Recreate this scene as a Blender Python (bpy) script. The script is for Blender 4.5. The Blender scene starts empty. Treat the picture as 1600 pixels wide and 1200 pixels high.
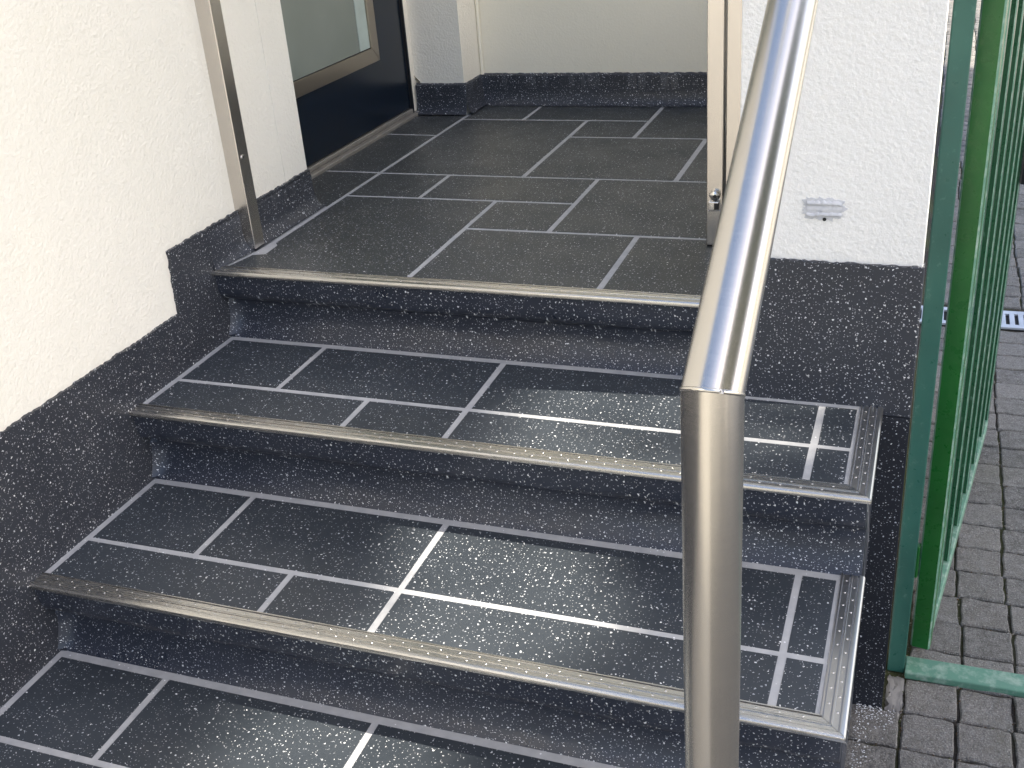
import bpy, bmesh, math, random
from mathutils import Vector, Matrix, noise
import numpy as np
random.seed(7)
rng = np.random.default_rng(11)
SC = bpy.context.scene
COL = SC.collection
PI = math.pi

# ------------------------------------------------------------------ camera
cd = bpy.data.cameras.new('camera')
cam = bpy.data.objects.new('camera', cd); COL.objects.link(cam)
cam.location = (1.4506, -1.9131, 0.8216)
cam.rotation_euler = (math.radians(63.366), math.radians(4.247), math.radians(19.738))
cd.sensor_fit = 'HORIZONTAL'; cd.sensor_width = 36.0
cd.lens = 1730.0 / 1600.0 * 36.0
cd.clip_start = 0.02; cd.clip_end = 500
SC.camera = cam

# ------------------------------------------------------------------ light
SUN = Vector((1.0, 0.09, 1.0)).normalized()
w = bpy.data.worlds.new('World'); SC.world = w; w.use_nodes = True
nt = w.node_tree
sky = nt.nodes.new('ShaderNodeTexSky'); sky.sky_type = 'NISHITA'; sky.sun_disc = False
sky.sun_elevation = math.asin(SUN.z); sky.sun_rotation = math.atan2(SUN.x, SUN.y)
sky.air_density = 1.0; sky.dust_density = 4.0; sky.ozone_density = 1.0
nt.nodes['Background'].inputs[1].default_value = 0.15
nt.links.new(sky.outputs[0], nt.nodes['Background'].inputs[0])
sl = bpy.data.lights.new('sun', 'SUN'); sl.energy = 5.0; sl.angle = math.radians(0.53)
sl.color = (1.0, 0.92, 0.78)
so = bpy.data.objects.new('sun', sl); COL.objects.link(so)
so.rotation_euler = SUN.to_track_quat('Z', 'Y').to_euler()
so.location = SUN * 30
SC.view_settings.view_transform = 'Standard'; SC.view_settings.look = 'None'
SC.view_settings.gamma = 1.0; SC.view_settings.exposure = 1.36

# ------------------------------------------------------------------ dimensions
D, H1, H2, W, OV = 0.352, 0.165, 0.168, 1.414, 0.020
G = -0.870
XP, YP, XPR = 1.149, -0.031, 1.462        # pillar: left face, front face, right face
def TZ(k): return 0.0 if k == 0 else -(H1 + (k - 1) * H2)

# ------------------------------------------------------------------ material helpers
class NT:
    def __init__(s, name):
        s.m = bpy.data.materials.new(name); s.m.use_nodes = True
        s.t = s.m.node_tree; s.b = s.t.nodes['Principled BSDF']
    def n(s, typ, **kw):
        x = s.t.nodes.new(typ)
        for k, v in kw.items():
            if k.startswith('i_'): x.inputs[k[2:].replace('_', ' ')].default_value = v
            else: setattr(x, k, v)
        return x
    def l(s, a, b): s.t.links.new(a, b)
    def set(s, **kw):
        for k, v in kw.items(): s.b.inputs[k.replace('_', ' ')].default_value = v
    def math(s, op, a, b=None, c=None, clamp=False):
        x = s.n('ShaderNodeMath', operation=op, use_clamp=clamp)
        for i, v in enumerate((a, b, c)):
            if v is None: continue
            if isinstance(v, (int, float)): x.inputs[i].default_value = v
            else: s.l(v, x.inputs[i])
        return x.outputs[0]
    def mix(s, f, a, b):
        x = s.n('ShaderNodeMix', data_type='RGBA')
        for sock, v in ((x.inputs[0], f), (x.inputs[6], a), (x.inputs[7], b)):
            if isinstance(v, (int, float)): sock.default_value = v
            elif isinstance(v, tuple): sock.default_value = (*v, 1)
            else: s.l(v, sock)
        return x.outputs[2]
    def pos(s): return s.n('ShaderNodeNewGeometry').outputs['Position']
    def vscale(s, v, sc):
        x = s.n('ShaderNodeVectorMath', operation='MULTIPLY'); s.l(v, x.inputs[0]); x.inputs[1].default_value = sc
        return x.outputs[0]
    def noise(s, v, scale, detail=3, rough=.55):
        x = s.n('ShaderNodeTexNoise'); x.inputs['Scale'].default_value = scale
        x.inputs['Detail'].default_value = detail; x.inputs['Roughness'].default_value = rough
        if v is not None: s.l(v, x.inputs['Vector'])
        return x.outputs['Fac']
    def ramp(s, f, a, b, lo=0., hi=1.):
        x = s.n('ShaderNodeMapRange'); x.inputs[1].default_value = a; x.inputs[2].default_value = b
        x.inputs[3].default_value = lo; x.inputs[4].default_value = hi; s.l(f, x.inputs[0])
        return x.outputs[0]
    def bump(s, h, strength, dist):
        x = s.n('ShaderNodeBump'); x.inputs['Strength'].default_value = strength; x.inputs['Distance'].default_value = dist
        s.l(h, x.inputs['Height']); s.l(x.outputs[0], s.b.inputs['Normal'])
        return x

def plane(M, which):
    """two coordinates of the surface, taken from the world position"""
    sp = M.n('ShaderNodeSeparateXYZ'); M.l(M.pos(), sp.inputs[0]); x, y, z = sp.outputs
    cb = M.n('ShaderNodeCombineXYZ')
    a, b = {'xy': (x, y), 'yz': (M.math('ADD', y, x), z), 'xz': (x, M.math('ADD', z, y))}[which]
    M.l(a, cb.inputs[0]); M.l(b, cb.inputs[1])
    return cb.outputs[0]

def flakes(M, p, scale, keep, r0, r1, warp=None):
    """irregular chips: one in each voronoi cell, a share of the cells kept"""
    if warp is not None:
        a = M.n('ShaderNodeVectorMath', operation='MULTIPLY_ADD')
        M.l(warp, a.inputs[0]); a.inputs[1].default_value = (.0030, .0030, 0); M.l(p, a.inputs[2]); p = a.outputs[0]
    v = M.n('ShaderNodeTexVoronoi', feature='F1', voronoi_dimensions='2D'); v.inputs['Scale'].default_value = scale
    M.l(p, v.inputs['Vector'])
    sep = M.n('ShaderNodeSeparateColor'); M.l(v.outputs['Color'], sep.inputs[0])
    rad = M.ramp(M.math('POWER', sep.outputs[1], 1.8), 0, 1, r0, r1)
    inside = M.ramp(M.math('SUBTRACT', rad, v.outputs['Distance']), 0, .012, 0, 1)
    kept = M.math('LESS_THAN', sep.outputs[0], keep)
    return M.math('MULTIPLY', inside, kept), sep.outputs[2]

def coating(name, col, dense, rough, which, wob=0.0, dust=0.35):
    M = NT(name); p = M.pos(); q = plane(M, which)
    tone = M.n('ShaderNodeObjectInfo').outputs['Random']
    wn = M.n('ShaderNodeTexNoise'); wn.noise_dimensions = '2D'; wn.inputs['Scale'].default_value = 330; wn.inputs['Detail'].default_value = 0
    M.l(q, wn.inputs['Vector'])
    f1, r1 = flakes(M, q, 88, .46 * dense, .05, .145, wn.outputs['Color'])
    f2, r2 = flakes(M, q, 165, .36 * dense, .07, .17, wn.outputs['Color'])
    f = M.math('MAXIMUM', f1, M.math('MULTIPLY', f2, .8))
    n6 = M.noise(p, 5.5, 4, .6)
    cloud = M.ramp(n6, .35, .75, 0, 1)
    base = M.mix(M.math('MULTIPLY', cloud, dust), col, tuple(c * 1.6 + .006 for c in col))
    base = M.mix(M.math('MULTIPLY', tone, .30), base, tuple(c * .62 for c in col))
    scuff = M.ramp(M.noise(p, 15, 4, .7), .58, .82, 0, .30 if which == 'xy' else .12)
    base = M.mix(scuff, base, (.085, .088, .092))
    white = M.mix(r1, (.40, .42, .46), (.84, .85, .86))
    M.l(M.mix(f, base, white), M.b.inputs['Base Color'])
    M.l(M.ramp(cloud, 0, 1, rough - .06, rough + .14), M.b.inputs['Roughness'])
    h = M.math('MULTIPLY', M.noise(p, 230, 2), .35)
    if wob: h = M.math('ADD', h, M.math('MULTIPLY', M.noise(p, 24, 2), wob))
    M.bump(h, .35, .0016)
    return M.m

M_TILE = coating('tile_coating', (.032, .039, .048), 1.25, .42, 'xy')
M_LTILE = coating('landing_tile_coating', (.039, .044, .046), 1.5, .38, 'xy', dust=.25)
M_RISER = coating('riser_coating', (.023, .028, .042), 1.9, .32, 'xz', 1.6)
M_PLINTH = coating('plinth_coating', (.027, .031, .041), 1.9, .42, 'yz', 1.0)
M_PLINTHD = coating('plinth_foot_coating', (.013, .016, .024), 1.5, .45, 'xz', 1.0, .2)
M_PLINTHF = coating('plinth_front_coating', (.027, .031, .041), 1.9, .42, 'xz', 1.0)

def m_joint():
    M = NT('joint_grey'); p = M.pos()
    c = M.mix(M.ramp(M.noise(p, 38, 4), .3, .7), (.35, .355, .37), (.44, .445, .455))
    f, r = flakes(M, plane(M, 'xy'), 90, .14, .06, .16)
    M.l(M.mix(f, c, (.75, .76, .78)), M.b.inputs['Base Color'])
    M.set(Roughness=.5); M.bump(M.noise(p, 260, 3), .3, .001)
    return M.m
M_JOINT = m_joint()

def m_plaster(name, ca, cb, amp=1.0):
    M = NT(name); p = M.pos()
    big = M.noise(p, 1.6, 4, .6)
    c = M.mix(M.ramp(big, .3, .7), ca, cb)
    pit = M.ramp(M.noise(p, 95, 2, .5), .66, .74, 0, .35)
    c = M.mix(M.math('MULTIPLY', pit, .35), c, (.45, .43, .40))
    M.l(c, M.b.inputs['Base Color'])
    h = M.math('ADD', M.math('MULTIPLY', M.noise(p, 140, 3, .6), 1.3), M.math('MULTIPLY', M.noise(p, 30, 2), .8))
    M.bump(h, .6 * amp, .005); M.set(Roughness=.85, Specular_IOR_Level=.25)
    return M.m
M_PLAST = m_plaster('plaster_white', (.81, .785, .70), (.85, .825, .75), .7)
M_PIER = m_plaster('plaster_pier', (.87, .82, .70), (.89, .84, .73), .7)
M_PILLAR = m_plaster('plaster_pillar', (.80, .795, .77), (.84, .835, .81), .75)
M_BACK = m_plaster('plaster_cream', (.88, .82, .66), (.90, .84, .69), .3)

def m_steel(name, axis, col=(.60, .575, .54), rough=.27, streak=1.0):
    """brushed stainless steel: fine grinding marks along the given stretch"""
    M = NT(name); p = M.pos()
    n1 = M.noise(M.vscale(p, axis), 1.0, 2, .5)
    n2 = M.noise(p, 9, 4, .6)
    M.l(M.ramp(n1, .3, .7, rough - .02 * streak, rough + .03 * streak), M.b.inputs['Roughness'])
    c = M.mix(M.ramp(n1, .3, .7), tuple(x * (1 - .025 * streak) for x in col), tuple(min(1, x * (1 + .02 * streak)) for x in col))
    c = M.mix(M.ramp(n2, .5, .8, 0, .12), c, tuple(x * .72 for x in col))
    M.l(c, M.b.inputs['Base Color'])
    M.set(Metallic=1.0); M.bump(n1, .05 * streak, .0002)
    return M.m
M_TUBE = m_steel('brushed_tube', (25, 25, 1500), (.66, .63, .585), .24)
M_RAIL = m_steel('brushed_rail', (40, 1300, 700), (.66, .63, .585), .24)
M_POST = m_steel('brushed_post', (700, 700, 12), (.61, .575, .535), .25, .25)
M_STRIP = m_steel('nosing_steel', (14, 500, 500), (.60, .585, .555), .27, .25)
M_SSTRIP = m_steel('side_nosing_steel', (500, 14, 500), (.62, .60, .57), .30, .25)
M_BOLT = m_steel('bolt_steel', (200, 200, 200), (.66, .64, .62), .16)

def m_paint(name, col, worn, rough=.36, wear=.12, sc=60):
    M = NT(name); p = M.pos()
    n = M.noise(p, sc, 5, .65); b = M.noise(p, 7, 3)
    c = M.mix(M.ramp(b, .3, .7), tuple(x * .86 for x in col), tuple(x * 1.12 for x in col))
    c = M.mix(M.ramp(n, .66 - wear, .86 - wear, 0, .8), c, worn)
    M.l(c, M.b.inputs['Base Color'])
    M.l(M.ramp(n, .3, .7, rough - .08, rough + .12), M.b.inputs['Roughness'])
    M.bump(M.noise(p, 160, 3), .18, .0012)
    return M.m
M_GPOST = m_paint('green_post_paint', (.024, .100, .078), (.10, .21, .17), .34, .06)
M_GLEAF = m_paint('green_gate_paint', (.010, .115, .018), (.03, .15, .05), .30, .03)
M_GBAR = m_paint('dark_green_paint', (.010, .068, .028), (.16, .30, .22), .30, .05)
M_GWORNLIT = m_paint('worn_lit_green_paint', (.10, .235, .165), (.30, .40, .33), .50, .20, 45)  # weathered ground bar; also light painted onto gate arrises and bottom rail

def m_plain(name, col, rough, metal=0., bump=0., sc=200):
    M = NT(name); p = M.pos()
    c = M.mix(M.ramp(M.noise(p, 14, 4), .3, .7), tuple(x * .88 for x in col), tuple(x * 1.1 for x in col))
    M.l(c, M.b.inputs['Base Color']); M.set(Roughness=rough, Metallic=metal)
    if bump: M.bump(M.noise(p, sc, 3), bump, .001)
    return M.m
M_DOOR = m_plain('navy_door_paint', (.004, .010, .021), .24)
M_JAMB = m_plain('door_jamb_black', (.006, .008, .012), .35)
M_WFRAME = m_steel('door_window_steel', (500, 14, 500), (.42, .37, .31), .30, .25)
M_PSTRIP = m_plain('pane_strip', (.42, .50, .47), .35)
M_SILL = m_plain('door_sill_metal', (.34, .32, .29), .45, .5, .3)
M_GASK = m_plain('black_gasket', (.010, .010, .012), .6)
M_MORTAR = m_plain('patch_mortar', (.58, .59, .62), .8, 0, .9, 130)
M_DARKHOLE = m_plain('hole_dark', (.02, .02, .02), .9)
M_CHIP = m_plain('white_chip', (.80, .82, .85), .6)
M_CEMENT = m_plain('cement_fillet', (.22, .21, .20), .9, 0, 1.0, 90)
M_GRATE = m_plain('galvanised_grate', (.52, .55, .60), .42, .35, .2)
M_PIT = m_plain('drain_pit', (.015, .015, .016), .9)
M_BARK = m_plain('bark', (.09, .065, .045), .9, 0, 1.0, 30)

def m_glass():
    M = NT('frosted_glass'); p = M.pos()
    M.l(M.mix(M.ramp(M.noise(p, 3, 3), .3, .7), (.18, .21, .185), (.22, .25, .225)), M.b.inputs['Base Color'])
    M.set(Roughness=.16, Specular_IOR_Level=.6)
    return M.m
M_GLASS = m_glass()

def m_sett(name, island):
    M = NT(name); p = M.pos()
    if island: r = M.n('ShaderNodeNewGeometry').outputs['Random Per Island']
    else: r = M.n('ShaderNodeObjectInfo').outputs['Random']
    base = M.mix(r, (.110, .106, .098), (.205, .196, .180))
    r2 = M.math('FRACT', M.math('MULTIPLY', r, 17.3))
    base = M.mix(M.math('MULTIPLY', r2, .25), base, (.20, .175, .15))
    base = M.mix(M.ramp(M.noise(p, 38, 5, .75), .40, .62, 0, .6), base, (.27, .262, .25))
    g = M.noise(p, 330, 3, .7)
    base = M.mix(M.ramp(g, .56, .66, 0, .75), base, (.48, .47, .45))
    base = M.mix(M.ramp(g, .44, .34, 0, .75), base, (.055, .053, .052))
    base = M.mix(M.ramp(M.noise(p, 3.2, 4), .55, .72, 0, .35), base, (.10, .10, .07))
    M.l(base, M.b.inputs['Base Color']); M.set(Roughness=.82, Specular_IOR_Level=.3)
    h = M.math('ADD', M.noise(p, 170, 4, .7), M.math('MULTIPLY', M.noise(p, 48, 3), 1.0))
    M.bump(h, 1.0, .006)
    return M.m
M_SETT = m_sett('sett_stone', False); M_SETTF = m_sett('sett_stone_field', True)

def m_soil():
    M = NT('joint_soil'); p = M.pos()
    c = M.mix(M.ramp(M.noise(p, 2.6, 4), .42, .62), (.035, .028, .022), (.055, .062, .018))
    c = M.mix(M.ramp(M.noise(p, 220, 3), .62, .7, 0, .8), c, (.22, .20, .17))
    M.l(c, M.b.inputs['Base Color']); M.set(Roughness=.95); M.bump(M.noise(p, 140, 4), .9, .005)
    return M.m
M_SOIL = m_soil()
def m_ground():
    M = NT('pale_paving'); p = M.pos()
    c = M.mix(M.ramp(M.noise(p, 1.3, 5), .3, .7), (.29, .28, .25), (.36, .35, .315))
    M.l(c, M.b.inputs['Base Color']); M.set(Roughness=.9); M.bump(M.noise(p, 60, 4), .5, .005)
    return M.m
M_GROUND = m_ground()
def m_leaf():
    M = NT('leaf_green')
    r = M.n('ShaderNodeNewGeometry').outputs['Random Per Island']
    M.l(M.mix(r, (.035, .075, .018), (.09, .14, .035)), M.b.inputs['Base Color']); M.set(Roughness=.55)
    return M.m
M_LEAF = m_leaf()
def m_grit():
    M = NT('joint_grit')
    r = M.n('ShaderNodeNewGeometry').outputs['Random Per Island']
    c = M.mix(M.math('GREATER_THAN', r, .55), (.10, .06, .03), (.30, .27, .22))
    M.l(M.mix(M.math('GREATER_THAN', r, .86), c, (.08, .10, .03)), M.b.inputs['Base Color']); M.set(Roughness=.9)
    return M.m
M_GRIT = m_grit()

# ------------------------------------------------------------------ object helpers
def put(o, parent=None):
    COL.objects.link(o)
    if parent is not None:
        o.parent = parent
        if parent.type == 'EMPTY': o.matrix_parent_inverse = Matrix.Translation(-parent.location)
    return o
def tag(o, label, cat, group=None):
    o['label'] = label; o['category'] = cat
    if group: o['group'] = group
    return o
def thing(name, loc, label, cat, group=None):
    o = bpy.data.objects.new(name, None); o.location = loc; o.empty_display_size = .1
    COL.objects.link(o); return tag(o, label, cat, group)
def from_bm(name, bm, mat, parent=None, smooth=False):
    bmesh.ops.recalc_face_normals(bm, faces=bm.faces[:])
    me = bpy.data.meshes.new(name); bm.to_mesh(me); bm.free()
    me.materials.append(mat)
    if smooth: me.shade_smooth()
    return put(bpy.data.objects.new(name, me), parent)
def add_box(bm, x0, x1, y0, y1, z0, z1, bevel=0., seg=2):
    v = [bm.verts.new((x, y, z)) for x in (x0, x1) for y in (y0, y1) for z in (z0, z1)]
    q = [(0,1,3,2),(4,6,7,5),(0,4,5,1),(2,3,7,6),(0,2,6,4),(1,5,7,3)]
    fs = [bm.faces.new([v[i] for i in f]) for f in q]
    if bevel:
        bmesh.ops.bevel(bm, geom=list({e for f in fs for e in f.edges}), offset=bevel, segments=seg, affect='EDGES', profile=.5)
def box(name, x0, x1, y0, y1, z0, z1, mat, parent=None, bevel=0., seg=2):
    bm = bmesh.new(); add_box(bm, x0, x1, y0, y1, z0, z1, bevel, seg); return from_bm(name, bm, mat, parent)
def prism(name, pts, a0, a1, mat, parent=None, axis='z', bevel=0.):
    """polygon extruded along an axis; pts are the other two coordinates in xyz order"""
    bm = bmesh.new()
    def P(p, a): return (p[0], p[1], a) if axis == 'z' else (p[0], a, p[1]) if axis == 'y' else (a, p[0], p[1])
    lo = [bm.verts.new(P(p, a0)) for p in pts]; hi = [bm.verts.new(P(p, a1)) for p in pts]
    n = len(pts)
    bm.faces.new(lo); top = bm.faces.new(hi)
    for i in range(n): bm.faces.new((lo[i], lo[(i+1) % n], hi[(i+1) % n], hi[i]))
    if bevel: bmesh.ops.bevel(bm, geom=list(top.edges), offset=bevel, segments=2, affect='EDGES', profile=.5)
    return from_bm(name, bm, mat, parent)
def grid(name, rows, mat, parent=None, smooth=True, cap=False):
    bm = bmesh.new(); V = [[bm.verts.new(p) for p in r] for r in rows]
    for i in range(len(V) - 1):
        for j in range(len(V[0]) - 1):
            bm.faces.new((V[i][j], V[i+1][j], V[i+1][j+1], V[i][j+1]))
    if cap: bm.faces.new(V[0]); bm.faces.new(V[-1][::-1])
    o = from_bm(name, bm, mat, parent)
    if smooth:
        o.data.shade_smooth()
        try: o.data.set_sharp_from_angle(angle=math.radians(40))
        except Exception: pass
    return o
def tube(bm, path, r, n=24, caps=True):
    path = [Vector(p) for p in path]; rings = []
    for i, p in enumerate(path):
        if i == 0: t = path[1] - p; k = 1
        elif i == len(path) - 1: t = p - path[-2]; k = 1
        else:
            a = (p - path[i-1]).normalized(); b = (path[i+1] - p).normalized(); t = a + b
        t.normalize()
        rr = r[i] if isinstance(r, (list, tuple)) else r
        ref = Vector((1, 0, 0)) if abs(t.x) < .9 else Vector((0, 1, 0))
        u = (ref - t * ref.dot(t)).normalized(); v = t.cross(u)
        st = 1.0
        if 0 < i < len(path) - 1: st = 1 / max(.3, a.dot(t))     # keep the section round through a mitre
        rings.append([bm.verts.new(p + (u * math.cos(q) + v * math.sin(q) * st) * rr) for q in [2*PI*j/n for j in range(n)]])
    for A, B in zip(rings, rings[1:]):
        for j in range(n): bm.faces.new((A[j], A[(j+1) % n], B[(j+1) % n], B[j]))
    if caps: bm.faces.new(rings[0][::-1]); bm.faces.new(rings[-1])
def fin(o, ang=35):
    o.data.shade_smooth(); o.data.set_sharp_from_angle(angle=math.radians(ang)); return o
def nz(*p): return noise.noise(Vector(p))
def ragged(pts, step, amp, closed_edges, seed=0.):
    """subdivide the polygon edges listed in closed_edges and roughen them"""
    out = []; n = len(pts)
    for i in range(n):
        a = Vector(pts[i]); b = Vector(pts[(i+1) % n]); out.append(tuple(a))
        if i in closed_edges:
            L = (b - a).length; k = max(2, int(L / step)); d = (b - a) / L; nn = Vector((-d.y, d.x))
            for j in range(1, k):
                q = a + d * (L * j / k)
                s = nz(q.x * 60 + seed, q.y * 60, 3.1) * .6 + nz(q.x * 17 + seed, q.y * 17, 8.) * .6 + random.uniform(-.35, .35)
                out.append(tuple(q + nn * s * amp))
    return out

# ------------------------------------------------------------------ ground
gnd = box('ground', -60, 60, -60, 60, G - .30, G - .020, M_GROUND); gnd['kind'] = 'structure'
pav = box('paving', 1.40, 3.62, -3.62, 9.62, G - .15, G - .009, M_SOIL); pav['kind'] = 'structure'

SG = {4: (-1, -.93, 0, .93, 1), 6: (-1, -.94, -.5, 0, .5, .94, 1)}
def sett_mesh(bm, cx, cy, cz, sx, sy, seed, n=4):
    """one rough stone: an uneven split top with broken arrises"""
    V = []
    tilt = (random.uniform(-.022, .022), random.uniform(-.022, .022)); dz = random.uniform(-.0022, .0018)
    for i in range(n + 1):
        row = []
        for j in range(n + 1):
            u = SG[n][i]; v = SG[n][j]; e = max(abs(u), abs(v))
            x = u * sx / 2; y = v * sy / 2
            ox = nz(seed + u * 2.6, v * 2.6, 2.) * .0042; oy = nz(seed + u * 2.6, v * 2.6, 9.) * .0042
            z = (-.0032 if e > .95 else 0.) + nz(seed + u * 1.9, v * 1.9, 5.) * .0042 + tilt[0] * x + tilt[1] * y + dz
            if abs(u) > .95 and abs(v) > .95: x *= .975; y *= .975
            row.append(bm.verts.new((cx + x + ox, cy + y + oy, cz + z)))
        V.append(row)
    for i in range(n):
        for j in range(n): bm.faces.new((V[i][j], V[i+1][j], V[i+1][j+1], V[i][j+1]))
    ring = [V[i][0] for i in range(n + 1)] + [V[n][j] for j in range(1, n + 1)] + [V[i][n] for i in range(n - 1, -1, -1)] + [V[0][j] for j in range(n - 1, 0, -1)]
    low = [bm.verts.new((v.co.x, v.co.y, cz - .022)) for v in ring]
    for i in range(len(ring)):
        k = (i + 1) % len(ring); bm.faces.new((ring[i], ring[k], low[k], low[i]))

PX, PY = .1065, .1055
X0, Y0 = 1.5075, -.035      # a joint crossing
variants = []
for k in range(14):
    bm = bmesh.new(); sett_mesh(bm, 0, 0, 0, PX - .0045 - .003 * random.random(), PY - .0040 - .003 * random.random(), k * 7.3, 6)
    me = bpy.data.meshes.new('sett'); bmesh.ops.recalc_face_normals(bm, faces=bm.faces[:]); bm.to_mesh(me); bm.free()
    me.materials.append(M_SETT); me.shade_smooth(); me.set_sharp_from_angle(angle=math.radians(24)); variants.append(me)
field = bmesh.new(); nsett = 0
for j in range(-33, 91):
    for i in range(-1, 20):
        cx = X0 + (i + .5) * PX + .004 * math.sin(j * .9) * (1 if j > 0 else .3) + nz(j * .31, 0, i * .02) * .008
        cy = Y0 + (j + .5) * PY + nz(i * .5, j * .1, 4.) * .005
        if 1.955 < cy < 2.165: continue                  # the drain lies here
        if cy > -.085 + .04 and cx < XPR + .03: continue         # inside the pillar wall
        if cy < -.035 and cx - PX / 2 < W - .03: continue
        x_hi = 1.63 + (cy + 1.9) * .0475
        if -.3 < cy < 3.75 and 1.40 < cx < x_hi + .13 and nsett < 300:
            o = bpy.data.objects.new('sett', random.choice(variants)); o.location = (cx, cy, G + random.uniform(-.001, .001))
            o.rotation_euler[2] = random.choice((0, PI)) + random.uniform(-.02, .02)
            put(o, pav); nsett += 1
        else:
            sett_mesh(field, cx, cy, G, PX - .006, PY - .006, i * 3.7 + j * 1.9)
fo = from_bm('sett_field', field, M_SETTF, pav); fo['kind'] = 'stuff'
fin(fo, 50)

# drain channel with a slotted grate
dr = thing('drain_channel', (1.5, 2.06, G), 'pale slotted metal drain grate set across the stone paving behind gate', 'drain')
box('pit', 1.47, 3.6, 1.985, 2.135, G - .008, G - .004, M_PIT, dr)
bm = bmesh.new()
add_box(bm, 1.47, 3.6, 1.985, 2.012, G - .004, G + .004, .001); add_box(bm, 1.47, 3.6, 2.108, 2.135, G - .004, G + .004, .001)
x = 1.485
while x < 3.58:
    add_box(bm, x, x + .0165, 2.011, 2.109, G - .004, G + .0035); x += .0295
from_bm('grate', bm, M_GRATE, dr)

# ------------------------------------------------------------------ house
hs = thing('house', (0.5, 1.6, G), 'white plastered house entrance with dark speckled plinth and navy door', 'house')
XW = -.012                      # plaster plane of the wall on the left
wl = box('wall', XW - .30, XW, -4.0, .362, G, 2.8, M_PLAST, hs)
box('wall', XW - .30, XW + .0007, .3632, .470, G, 2.8, M_PLAST, hs, .0012)
# pier between door and back wall, its lower corner at the door broken away
pier = [(-.147, 2.8), (-.147, .125), (-.128, .105), (-.125, -.05), (.027, -.05), (.027, 2.8)]
prism('pier', pier, 1.4365, 1.75, M_PIER, hs, 'y')
box('wall', .0272, 1.45, 1.592, 1.75, -.05, 2.8, M_BACK, hs)
box('wall', -.30, -.1472, 1.412, 1.75, -.05, 2.8, M_PIER, hs)
bm = bmesh.new(); tube(bm, [(.0335, 1.585, .098), (.0335, 1.585, 1.2), (.034, 1.585, 2.3)], .006, 10); fin(from_bm('corner_bead', bm, M_BACK, hs))
# pillar right of the steps
box('pillar', XP, XPR, YP, .36, -.05, 2.8, M_PILLAR, hs, .002)
box('parapet', XP + .001, XPR - .004, .3605, 1.5915, G, .45, M_PILLAR, hs, .006)
box('pillar', XP + .002, XPR - .002, YP + .004, .359, G, -.0505, M_PILLAR, hs)
# plinths: flecked coating a few millimetres proud of the plaster, ragged at the top
XF = -.004
pl = [(-4.0, G), (.470, G), (.470, .095), (-.128, .095), (-.136, -.043), (-4.0, -.043)]
prism('plinth', ragged(pl, .006, .0036, (2, 3, 4), 1.), XW - .02, XF, M_PLINTH, hs, 'x', .0015)
pp = [(XP - .003, -.178), (XPR + .003, -.182), (XPR + .003, .108), (XP - .003, .111)]
prism('plinth', ragged(pp, .006, .0036, (2,), 5.)[::-1], YP + .02, YP - .008, M_PLINTHF, hs, 'y', .003)
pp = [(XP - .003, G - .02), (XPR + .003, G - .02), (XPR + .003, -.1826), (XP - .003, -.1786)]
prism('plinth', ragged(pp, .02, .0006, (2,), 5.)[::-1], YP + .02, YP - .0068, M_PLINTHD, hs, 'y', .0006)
# landing skirting with cove
def skirting(name, pts_fn, L, hgt, seed, face=.0, out=.030, ledge=.012):
    prof = [(-ledge, hgt + .002), (-.004, hgt), (0, hgt - .004), (.0005, .045), (.003, .026), (.009, .013), (.018, .005), (out, .0015)]
    n = max(4, int(L / .008)); rows = []
    for i in range(n + 1):
        t = L * i / n; r = []
        for k, (d, z) in enumerate(prof):
            j = (nz(t * 55, seed, k * .3) + random.uniform(-.5, .5)) * .0018 if k < 3 else nz(t * 14, seed, k * .4) * .0012
            r.append(pts_fn(t, d + (j * .5 if k < 7 else 0), max(z + (j if k < 3 else 0), .0012)))
        rows.append(r)
    return grid(name, rows, M_PLINTH, hs)
skirting('skirting', lambda t, d, z: (.0265 + t, 1.578 - d, z), 1.12, .098, 2., ledge=.014)
skirting('skirting', lambda t, d, z: (-.142 + t, 1.426 - d, z), .177, .099, 3., out=.012)
skirting('skirting', lambda t, d, z: (.034 + d, 1.426 + t, z), .152, .098, 4., out=.004)
skirting('skirting', lambda t, d, z: (XF + .001 + d * min(1, .12 + t / .17), .006 + t, z), .464, .088, 6., ledge=.0)
skirting('skirting', lambda t, d, z: (XP - .004 - d, .03 + t, z), 1.55, .098, 7.)
# repaired fixing hole in the pillar
def blob_poly(cx, cz, rx, rz, n, amp, seed):
    out = []
    for i in range(n):
        a = 2 * PI * i / n
        c, s = math.cos(a), math.sin(a)
        sq = (abs(c) ** 2.6 + abs(s) ** 2.6) ** (-1 / 2.6)
        k = sq * (.95 + amp * .7 * nz(c * 2.4 + seed, s * 2.4, 1.) + amp * .7 * nz(c * 9 + seed, s * 9, 4.) + amp * .4 * nz(c * 27 + seed, s * 27, 4.))
        out.append((cx + rx * c * k, cz + rz * s * k))
    return out
mp = prism('mortar_patch', blob_poly(1.293, .204, .036, .021, 140, .34, 3.)[::-1], YP + .002, YP - .0012, M_MORTAR, hs, 'y', .0008)
bm = bmesh.new()
for (zc, hh, dd, sd) in ((.2135, .004, .0062, 1.), (.2035, .0055, .0024, 2.), (.1935, .0035, .0058, 3.)):
    n = 26; rows = []
    for i in range(n + 1):
        x = 1.266 + .058 * i / n; r = []
        for q in (-1, -.5, .4, 1):
            j = nz(x * 210, q * 2, sd) * .0030 + nz(x * 60, 0, sd) * .0030
            r.append(bm.verts.new((x, YP - .0005 - dd * (1 - q * q) - abs(j) * .6, zc + q * hh + j)))
        rows.append(r)
    for a, b in zip(rows, rows[1:]):
        for k in range(3): bm.faces.new((a[k], b[k], b[k+1], a[k+1]))
from_bm('mortar_ridge', bm, M_MORTAR, mp, True)
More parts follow.
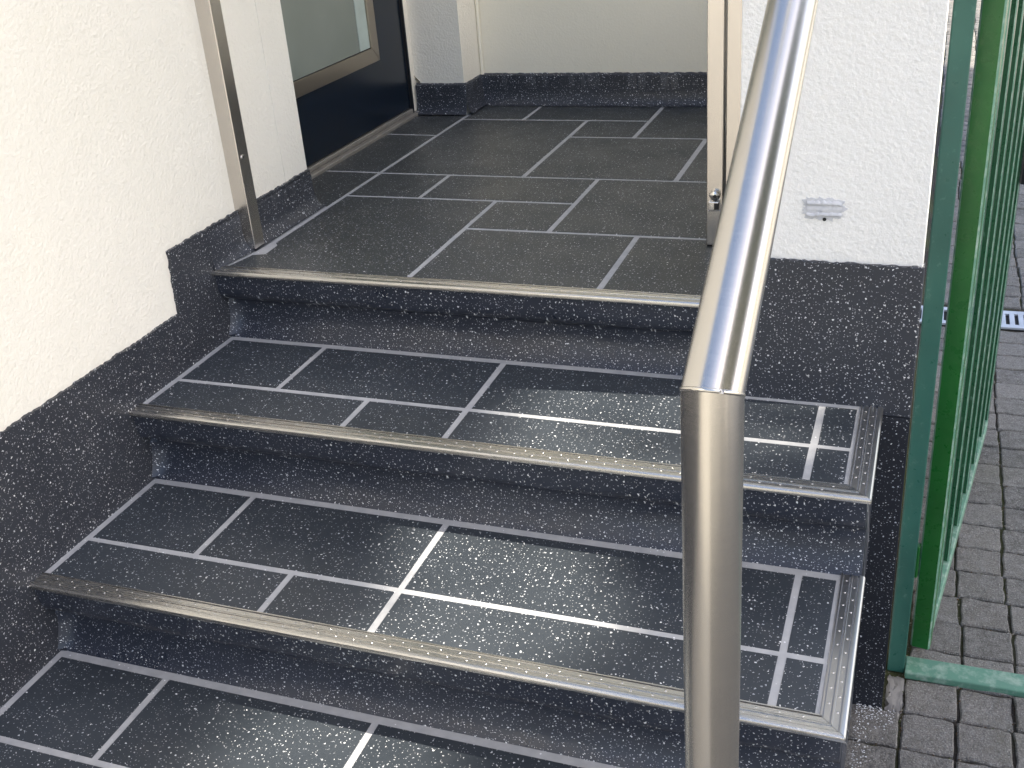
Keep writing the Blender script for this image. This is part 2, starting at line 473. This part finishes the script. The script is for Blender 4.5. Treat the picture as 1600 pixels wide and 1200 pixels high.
bm = bmesh.new(); tube(bm, [(1.296, YP - .0026, .1855), (1.296, YP - .002, .1855)], .0032, 10); from_bm('screw_hole', bm, M_DARKHOLE, mp)

# door in the recess on the left
XD = -.158
door = box('door', XD - .05, XD, .44, 1.405, .028, 2.15, M_DOOR, hs, .002)
box('jamb', XD - .05, XD + .010, 1.409, 1.4335, .0, 2.2, M_JAMB, door, .003)
box('gasket', XD - .03, XD + .003, 1.4052, 1.4088, .02, 2.15, M_GASK, door)
box('threshold', XD - .06, -.1365, .46, 1.432, -.01, .010, M_SILL, door, .003)
box('threshold', XD - .055, XD + .006, .46, 1.430, .0102, .024, M_SILL, door, .003)
box('gasket', XD - .045, XD - .006, .46, 1.405, .0242, .0278, M_GASK, door)
def frame_piece(pts): return prism('window_frame', pts, XD - .002, XD + .009, M_WFRAME, door, 'x', .001)
frame_piece([(.50, .219), (1.212, .219), (1.168, .262), (.50, .262)])
frame_piece([(1.2122, .2195), (1.2122, 1.95), (1.1682, 1.90), (1.1682, .2625)])
box('pane', XD - .01, XD + .0025, .50, 1.1015, .2625, 1.9, M_GLASS, door)
box('pane_strip', XD - .01, XD + .0035, 1.1045, 1.1675, .264, 1.9, M_PSTRIP, door, .001)  # paler strip along the far edge of the pane
box('gasket', XD - .01, XD + .0012, 1.1016, 1.1044, .2625, 1.9, M_GASK, door)
box('gasket', XD - .01, XD + .0048, .50, 1.1675, .2615, .2638, M_GASK, door)
bm = bmesh.new(); tube(bm, [(-.141, 1.418, .011), (-.141, 1.418, .016)], .009, 14); from_bm('floor_bolt', bm, M_BOLT, door)

# ------------------------------------------------------------------ steps
st = thing('entrance_steps', (.7, -.5, G), 'dark flecked entrance steps and landing with pale grey joints and steel nosings', 'steps')
JW = .0128 / 2; JD = .0011; XR = 1.379
def tile(poly, z, mat, parent, me=None, dx=(0, 0, 0)):
    pts = [(x + random.uniform(-.0009, .0009), y + random.uniform(-.0009, .0009)) for x, y in poly]
    o = prism('tile', pts, z - .005, z, mat, parent, 'z', .0008)
    return o
def R4(x0, x1, y0, y1): return [(x0 + JW, y0 + JW), (x1 - JW, y0 + JW), (x1 - JW, y1 - JW), (x0 + JW, y1 - JW)]

PROF_R = [(.002, -.002), (.004, -.013), (.006, -.030), (.008, -.050), (.013, -.064), (.026, -.074), (.042, -.081), (.050, -.090),
          (.052, -.102), (.050, -.118), (.045, -.134), (.038, -.150), (.030, -.162), (.0215, -.1695)]
def riser(k, xr):
    """fascia under the nosing, a dent, then a coved foot that runs out on the tread below"""
    y0 = -k * D; z0 = TZ(k); h = TZ(k) - TZ(k + 1) if k < 4 else .2
    n = int(xr / .012); rows = []
    for i in range(n + 1):
        x = XF + (xr - XF) * i / n; r = []
        fl = max(0, 1 - (x - XF) / .03); fl = fl * fl
        for j, (d, z) in enumerate(PROF_R):
            zz = z / .1695 * (h + .0008) if j else z
            wv = (nz(x * 5, k * 3.1, j * .45) * .004 + nz(x * 16, k * 2.1, j * .6) * .0015) if 3 < j < 12 else 0
            r.append((x, y0 + d + wv - fl * .018 * (1 if 6 < j < 13 else 0), z0 + zz))
        r += [(x, y0 + .09, z0 - h - .002), (x, y0 + .09, z0 - .003)]
        rows.append(r)
    return grid('riser', rows, M_RISER, st, True, True)

# steel nosing strip swept along the front edge, mitred round the open side
PROF_N = [(.0030, -.0080), (-.0020, -.0080), (-.0036, -.0066), (-.0040, -.0030), (-.0030, .0002), (-.0006, .0022), (.0030, .0028), (.0056, .0028),
          (.0060, -.0034), (.0076, -.0034), (.0080, .0010), (.0160, .0010), (.0164, .0026), (.0186, .0026), (.0190, -.0034), (.0206, -.0034), (.0210, .0010),
          (.0298, .0010), (.0302, -.0030), (.0314, -.0030), (.0318, .0024), (.0342, .0024), (.0352, -.0004)]
def dome(bm, x, y, z, r=.0022, h=.0011):
    rings = [[bm.verts.new((x + r * q * math.cos(a), y + r * q * math.sin(a), z + h * hh)) for a in [2*PI*i/8 for i in range(8)]] for q, hh in ((1, 0), (.7, .7))]
    top = bm.verts.new((x, y, z + h))
    for i in range(8):
        j = (i + 1) % 8
        bm.faces.new((rings[0][i], rings[0][j], rings[1][j], rings[1][i])); bm.faces.new((rings[1][i], rings[1][j], top))
def nosing(k, xr, back=None):
    y0 = -k * D; z = TZ(k)
    rows = []
    n = 40
    for i in range(n + 1):
        r = []
        for d, h in PROF_N:
            xe = xr - d - .0004 if back is not None else xr
            x = XF + (xe - XF) * i / n
            r.append((x, y0 + d, z + h + nz(x * 6, k, 0) * .0005))
        rows.append(r)
    f = grid('nosing', rows, M_STRIP, st, True)
    f.data.set_sharp_from_angle(angle=math.radians(28))
    bm = bmesh.new(); x = .02
    while x < xr - .05:
        dome(bm, x, y0 + .0120, z + .0009); dome(bm, x + .0165, y0 + .0254, z + .0009); x += .033
    s = from_bm('stud_rows', bm, M_STRIP, f, True); s['kind'] = 'stuff'
    if back is not None:
        g = grid('nosing', [[(xr - d, y0 + d + (back - y0 - d) * i / 8 + (.0004 if i == 0 else 0), z + h) for d, h in PROF_N] for i in range(9)], M_SSTRIP, st, True)
        g.data.set_sharp_from_angle(angle=math.radians(28))
        bm = bmesh.new(); y = y0 + .045
        while y < back - .01:
            dome(bm, xr - .0120, y, z + .0009); dome(bm, xr - .0254, y + .0165, z + .0009); y += .033
        s = from_bm('stud_rows', bm, M_SSTRIP, g, True); s['kind'] = 'stuff'

LM, BK = .151, D + OV               # middle line and back line, measured from the nosing
for k in range(1, 5):
    y0 = -k * D; z = TZ(k)
    bed = box('tread', XF - .001, W - .004, y0 + .004, y0 + D + .045, z - .006, z - JD, M_JOINT, st)
    box('step_body', XF - .001, W - .0025, y0 + .072, y0 + D + .10, max(G - .15, z - .34), z - .0065, M_RISER, st)
    fr = .0352 - JW + .0006; bl = BK - .0055
    tl = R4(.0035, .455, fr, LM), R4(.455, .666, fr, LM), R4(.666, 1.312, fr, LM), R4(1.312, XR, fr, LM)
    up = [R4(.0035, .245, LM, bl - .004), R4(.245, .666, LM, bl - .004)]
    if k == 1:
        yb = YP - .006 + D - .002
        up += [[(.666 + JW, LM + JW), (1.312 - JW, LM + JW), (1.312 - JW, yb - 2 * JW), (XP - .003 - 2 * JW, yb - 2 * JW), (XP - .003 - 2 * JW, bl - .004 - JW), (.666 + JW, bl - .004 - JW)],
               R4(1.312, XR, LM, yb - JW)]
        back = YP - .0065
    else:
        up += [R4(.666, 1.312, LM, bl - .004), R4(1.312, XR, LM, bl - .004)]; back = y0 + D + .024
    for poly in list(tl) + up: tile([(x, y0 + y) for x, y in poly], z, M_TILE, bed)
    nosing(k, W, back)
    riser(k, W - .003)
# landing
bed = prism('landing', [(-.14, .47), (-.004, .47), (-.004, .004), (XP, .004), (XP, 1.592), (.03, 1.592), (.03, 1.437), (-.14, 1.437)], -.006, -JD, M_JOINT, st)
box('step_body', -.004, XP, .072, 1.59, -.30, -.0065, M_RISER, st)
box('step_body', -.16, -.0045, .471, 1.436, -.30, -.0065, M_RISER, st)
X = (.035, .245, .455, .660, .868); YL = (.0352 - JW, .353, .561, .767, 1.176, 1.372, 1.5575); XE = 1.118
post_notch = [(X[0] + JW, YL[0] + JW), (X[2] - JW, YL[0] + JW), (X[2] - JW, YL[2] - JW), (X[0] + JW, YL[2] - JW), (X[0] + JW, .196), (.056, .178), (.058, .121), (.029, .114), (.0125, YL[0] + JW)]
tile(post_notch, 0, M_LTILE, bed)
for q in (R4(X[2], X[4], YL[0], YL[1]), R4(X[4], XE, YL[0], YL[1]), R4(X[2], X[3], YL[1], YL[2]), R4(X[3], XE, YL[1], YL[3]),
          R4(X[0], X[1], YL[2], YL[3]), R4(X[1], X[3], YL[2], YL[3]), R4(X[0], X[2], YL[3], YL[5]), R4(X[2], X[4] - .006, YL[3], YL[4]),
          R4(X[4] - .006, XE, YL[3], YL[4]), R4(X[2], X[3] - .008, YL[4], YL[5]), R4(X[3] - .008, XE, YL[4], YL[6]),
          R4(X[0], X[1], YL[5], YL[6]), R4(X[1], X[3] - .008, YL[5], YL[6])):
    tile(q, 0, M_LTILE, bed)
tile([(-.1365, .472), (X[0] - JW, .472), (X[0] - JW, YL[3] - JW + .003), (-.1365, YL[3] - JW + .006)], 0, M_LTILE, bed)
tile([(-.1365, YL[3] + JW + .006), (X[0] - JW, YL[3] + JW + .003), (X[0] - JW, 1.170 - JW), (-.1365, 1.176 - JW)], 0, M_LTILE, bed)
tile([(-.1365, 1.176 + JW), (X[0] - JW, 1.170 + JW), (X[0] - JW, 1.423), (-.1365, 1.423)], 0, M_LTILE, bed)
nosing(0, XP - .004, None); riser(0, XP)

# ------------------------------------------------------------------ handrail and posts
hr = thing('handrail', (1.315, -1.173, TZ(4)), 'thick round brushed steel handrail rising from an upright in the foreground', 'handrail')
E = Vector((1.315, -1.173, .432)); RR = .0240; a28 = math.radians(28)
n_mid = Vector((0, math.cos(a28), math.sin(a28) + 1)).normalized()
def mitred(name, p_far, p_mit, sgn, mat):
    """a tube cut on the mitre plane of the elbow"""
    d = (p_mit - p_far).normalized(); bm = bmesh.new(); n = 64; A = []; B = []; C2 = []
    u = Vector((1, 0, 0)); v = d.cross(u).normalized()
    for j in range(n):
        o = (u * math.cos(2*PI*j/n) + v * math.sin(2*PI*j/n)) * RR
        A.append(bm.verts.new(p_far + o))
        t = (p_mit - (p_far + o)).dot(n_mid) / d.dot(n_mid)
        B.append(bm.verts.new(p_far + o + d * (t - .0016))); C2.append(bm.verts.new(p_far + o * .955 + d * (t + .0004)))
    for P, Q in ((A, B), (B, C2)):
        for j in range(n): bm.faces.new((P[j], P[(j+1) % n], Q[(j+1) % n], Q[j]))
    bm.faces.new(A[::-1]); bm.faces.new(C2)
    return fin(from_bm(name, bm, mat, hr), 25)
mitred('upright', Vector((E.x + .006, E.y, TZ(4) + .004)), E, 1, M_TUBE)
bm = bmesh.new(); ring = []
t1 = Vector((1, 0, 0)); t2 = n_mid.cross(t1).normalized(); k2 = 1 / abs(Vector((0, 0, 1)).dot(n_mid))
for q in range(49):
    a = 2 * PI * q / 48; ring.append(E + t1 * math.cos(a) * (RR - .0010) + t2 * math.sin(a) * (RR - .0010) * k2)
tube(bm, ring, [.0019 + .0004 * nz(q * .9, 0, 1) for q in range(49)], 8); fin(from_bm('weld_bead', bm, M_TUBE, hr), 60)
L = (YP - .008 - E.y) / math.cos(a28)
mitred('rail', E + Vector((0, math.cos(a28), math.sin(a28))) * L, E, -1, M_RAIL)
bm = bmesh.new(); tube(bm, [(E.x + .006, E.y, TZ(4) + .001), (E.x + .006, E.y, TZ(4) + .008)], .05, 32); fin(from_bm('base_flange', bm, M_TUBE, hr))
zr = E.z + L * math.sin(a28)
bm = bmesh.new(); tube(bm, [(E.x, YP - .0085, zr), (E.x, YP - .0005, zr)], .045, 32); fin(from_bm('wall_flange', bm, M_TUBE, hr))

lp = thing('steel_post', (.004, .157, 0), 'square brushed steel post beside the left wall at the landing edge', 'post')
def hollow_post(x0, x1, y0, y1, z0, z1, par):
    return box('shaft', x0, x1, y0, y1, z0, z1, M_POST, par, .0022, 3)
hollow_post(-.0205, .0245, .136, .176, .004, 2.4, lp)
box('foot_plate', -.019, .023, .1375, .1745, -.004, .0038, M_GASK, lp)
bm = bmesh.new(); tube(bm, [(.0243, .1515, .215), (.0262, .1515, .215), (.0268, .1515, .215)], [.006, .006, .004], 16); s = fin(from_bm('screw', bm, M_BOLT, lp))
bm = bmesh.new(); tube(bm, [(.0266, .1515, .215), (.0272, .1515, .215)], .0022, 6); from_bm('socket', bm, M_DARKHOLE, s)

rp = thing('steel_post', (1.045, .328, 0), 'square brushed steel post with a small clamp, right side of the landing', 'post')
hollow_post(1.028, 1.0625, .308, .342, .003, 2.4, rp)
box('foot_plate', 1.030, 1.0605, .310, .340, -.002, .0029, M_GASK, rp)
cl = box('clamp', 1.0345, 1.0565, .296, .3078, .083, .103, M_BOLT, rp, .002)
box('plate', 1.0330, 1.0600, .301, .3078, .0795, .0828, M_BOLT, cl, .001)
box('slot', 1.0465, 1.0555, .2952, .2962, .086, .0995, M_GASK, cl)
bm = bmesh.new(); tube(bm, [(1.047, .3077, .115), (1.047, .300, .115), (1.047, .296, .115), (1.047, .294, .115)], [.0112, .0112, .0095, .006], 20); c = fin(from_bm('cap_screw', bm, M_BOLT, rp))
bm = bmesh.new(); tube(bm, [(1.0485, .2945, .1145), (1.0485, .2932, .1145)], .0042, 6); from_bm('socket', bm, M_GASK, c)
rp2 = thing('steel_frame_post', (1.085, .328, 0), 'plain square steel upright between the clamp post and the white pillar', 'post')
hollow_post(1.0665, 1.106, .309, .345, .003, 2.4, rp2)
box('foot_plate', 1.068, 1.1045, .311, .343, -.002, .0029, M_GASK, rp2)

# ------------------------------------------------------------------ green gate
gf = thing('gate_post', (1.485, .1, G), 'fixed green gate post against the white pillar with its ground bar', 'gate post')
box('upright', 1.4695, 1.5045, .087, .127, G - .004, 1.25, M_GPOST, gf, .003)
bm = bmesh.new(); add_box(bm, 1.5055, 3.2, .072, .128, G - .006, G + .013, .003)
from_bm('ground_bar', bm, M_GWORNLIT, gf)
gl = thing('gate_leaf', (1.53, .16, G), 'open green metal gate leaf with upright bars, swung back over the paving', 'gate')
ang = math.atan2(.140, 1.05); ca, sa = math.cos(ang), math.sin(ang)
ORG = Vector((1.512, .141))
def leaf(name, a0, a1, b0, b1, z0, z1, mat, parent, bevel, edge=None):
    """box in the leaf's own frame: a along the leaf, b across it (to the right); worn arrises, their caught light painted in as paler green"""
    bm = bmesh.new(); add_box(bm, b0, b1, a0, a1, z0, z1)
    if bevel:
        r = bmesh.ops.bevel(bm, geom=bm.edges[:], offset=bevel, segments=1, affect='EDGES', profile=.5)
        for f in r['faces']: f.material_index = 1 if edge else 0
    for v in bm.verts:
        b, a = v.co.x, v.co.y
        v.co.x = ORG.x + sa * a + ca * b; v.co.y = ORG.y + ca * a - sa * b
    o = from_bm(name, bm, mat, parent)
    if edge: o.data.materials.append(edge)
    return o
zb, zt = G + .028, 1.15
leaf('stile', 0, .035, 0, .040, zb, zt, M_GLEAF, gl, .0035, M_GWORNLIT)
leaf('stile', 1.03, 1.07, 0, .036, zb + .004, zt, M_GBAR, gl, .0022, M_GWORNLIT)
leaf('rail', .0355, 1.0295, .002, .038, zb + .006, zb + .040, M_GWORNLIT, gl, .0025)  # sky light on the bottom rail painted in as paler green
leaf('rail', .0355, 1.0295, .002, .038, zt - .04, zt - .002, M_GBAR, gl, .0025)
a = .13
while a < 1.0:
    leaf('bar', a, a + .028, .006, .034, zb + .0405, zt - .0405, M_GBAR, gl, .0022, M_GWORNLIT); a += .158
hg = leaf('hinge', -.006, .012, -.012, -.0005, -.655, -.575, M_GLEAF, gl, .002)
lk = leaf('lock', 1.02, 1.10, .0365, .062, -.10, .02, M_JAMB, gl, .004)

# ------------------------------------------------------------------ small things on the ground by the steps
bm = bmesh.new()
rows = []
for i in range(14):
    r = []
    for j in range(12):
        x = 1.470 + .038 * i / 13; y = -.040 + .124 * j / 11
        e = min(i, 13 - i, j, 11 - j)
        r.append((x + nz(i * .8, j * .8, 1) * .007, y + nz(i * .8, j * .8, 2) * .009, G + (-.014 if e == 0 else -.005 if e == 1 else -.001 + nz(x * 90, y * 90, 3) * .004)))
    rows.append(r)
o = grid('cement_fillet', rows, M_CEMENT); tag(o, 'small rough cement fillet at the foot of the green gate post', 'cement')
bm = bmesh.new()
for i in range(420):
    if random.random() < .62: x = W + abs(random.gauss(0, .02)); y = random.uniform(-.42, -.03)
    else: x = random.uniform(1.415, 1.49); y = YP - .008 - abs(random.gauss(0, .03))
    s = random.uniform(.0006, .0017); q = random.random() * PI; z = G + .0018 + random.random() * .002
    bm.faces.new([bm.verts.new((x + s * math.cos(q + t) * (1 + .5 * random.random()), y + s * math.sin(q + t), z + random.uniform(-.0004, .0008))) for t in (0, 1.7, 3.2, 4.6)])
o = from_bm('spilled_flecks', bm, M_CHIP); o['kind'] = 'stuff'; o['label'] = 'white coating flecks spilled on paving beside the steps'; o['category'] = 'flecks'

bm = bmesh.new()
for i in range(2600):
    if random.random() < .7: x = X0 + random.randint(-1, 8) * PX + random.gauss(0, .0028); y = random.uniform(-.3, 3.2)
    else: x = random.uniform(1.42, 2.1); y = Y0 + random.randint(-3, 30) * PY + random.gauss(0, .0025)
    if x < XPR + .02 and y > -.05 or x < W + .01 or 1.95 < y < 2.17: continue
    s_ = random.uniform(.0008, .0026); q = random.random() * PI; z = G - .0045 + random.random() * .003
    t_ = [bm.verts.new((x + s_ * math.cos(q + t) * 1.4, y + s_ * math.sin(q + t), z + random.uniform(-.001, .001))) for t in (0, 2.0, 4.1)]
    c_ = bm.verts.new((x, y, z + s_ * .9))
    for k in range(3): bm.faces.new((t_[k], t_[(k+1) % 3], c_))
o = from_bm('joint_grit', bm, M_GRIT, pav); o['kind'] = 'stuff'

# ------------------------------------------------------------------ unseen tree, added to shade the entrance
tr = thing('added_shade_tree', (10.2, 3.4, G), 'unseen leafy tree added beyond the gate to shade the entrance', 'tree')
ex = Vector((-SUN.z, 0, SUN.x)).normalized(); ey = SUN.cross(ex).normalized()
N = 80000
u = rng.uniform(-4.2, 4.2, N); v = rng.uniform(-2.8, 6.4, N); d = rng.uniform(11.0, 14.5, N)
P0 = np.array([.7, 0, -.333])
S = np.array(SUN); EX = np.array(ex); EY = np.array(ey)
if EY[1] < 0: EY = -EY
C = P0 + u[:, None] * EX + v[:, None] * EY + d[:, None] * S
# where the leaf's shadow falls on the level of the middle tread
t = (C[:, 2] + .333) / S[2]; Q = C - t[:, None] * S
edge = (u / 4.0) ** 2 + ((v - 1.4) / 4.9) ** 2
keep = edge < 1 + .12 * np.sin(u * 5) * np.cos(v * 4)
gap = (Q[:, 0] > .54 + .02 * np.sin(Q[:, 1] * 9)) & (Q[:, 0] < np.where(Q[:, 1] > -.27, 1.26, 1.05) + .03 * np.sin(Q[:, 1] * 6)) & (Q[:, 1] < .0) & (Q[:, 1] > -1.35)  # opening shaped in the crown to place the sun patches on the treads
keep &= ~(gap & (rng.random(N) < .99))
C = C[keep]; n = len(C)
q = rng.normal(size=(n, 3)); q /= np.linalg.norm(q, axis=1)[:, None]
q = q + .5 * S; q /= np.linalg.norm(q, axis=1)[:, None]
r = rng.normal(size=(n, 3)); a_ = np.cross(q, r); a_ /= np.linalg.norm(a_, axis=1)[:, None]; b_ = np.cross(q, a_)
sz = rng.uniform(.08, .15, n)[:, None]
vv = np.stack([C - a_ * sz, C + b_ * sz * .55, C + a_ * sz, C - b_ * sz * .55], 1).reshape(-1, 3)
me = bpy.data.meshes.new('crown'); me.from_pydata(vv.tolist(), [], [[4*i, 4*i+1, 4*i+2, 4*i+3] for i in range(n)]); me.materials.append(M_LEAF)
put(bpy.data.objects.new('crown', me), tr)
bm = bmesh.new()
tube(bm, [(10.2, 3.4, G - .1), (10.1, 3.3, 2.5), (9.9, 3.0, 5.0), (9.8, 2.7, 7.0)], [.24, .19, .15, .10], 14)
for tx, ty, tz in ((10.6, 5.0, 8.6), (9.2, 4.4, 9.2), (11.0, 3.0, 9.4), (9.4, 1.2, 9.3), (10.6, -.6, 9.0), (8.6, 3.2, 8.4)):
    tube(bm, [(9.9, 3.0, 5.4), ((9.9 + tx) / 2, (3.0 + ty) / 2, (5.4 + tz) / 2 + .2), (tx, ty, tz)], [.11, .07, .03], 8)
from_bm('trunk', bm, M_BARK, tr, True)
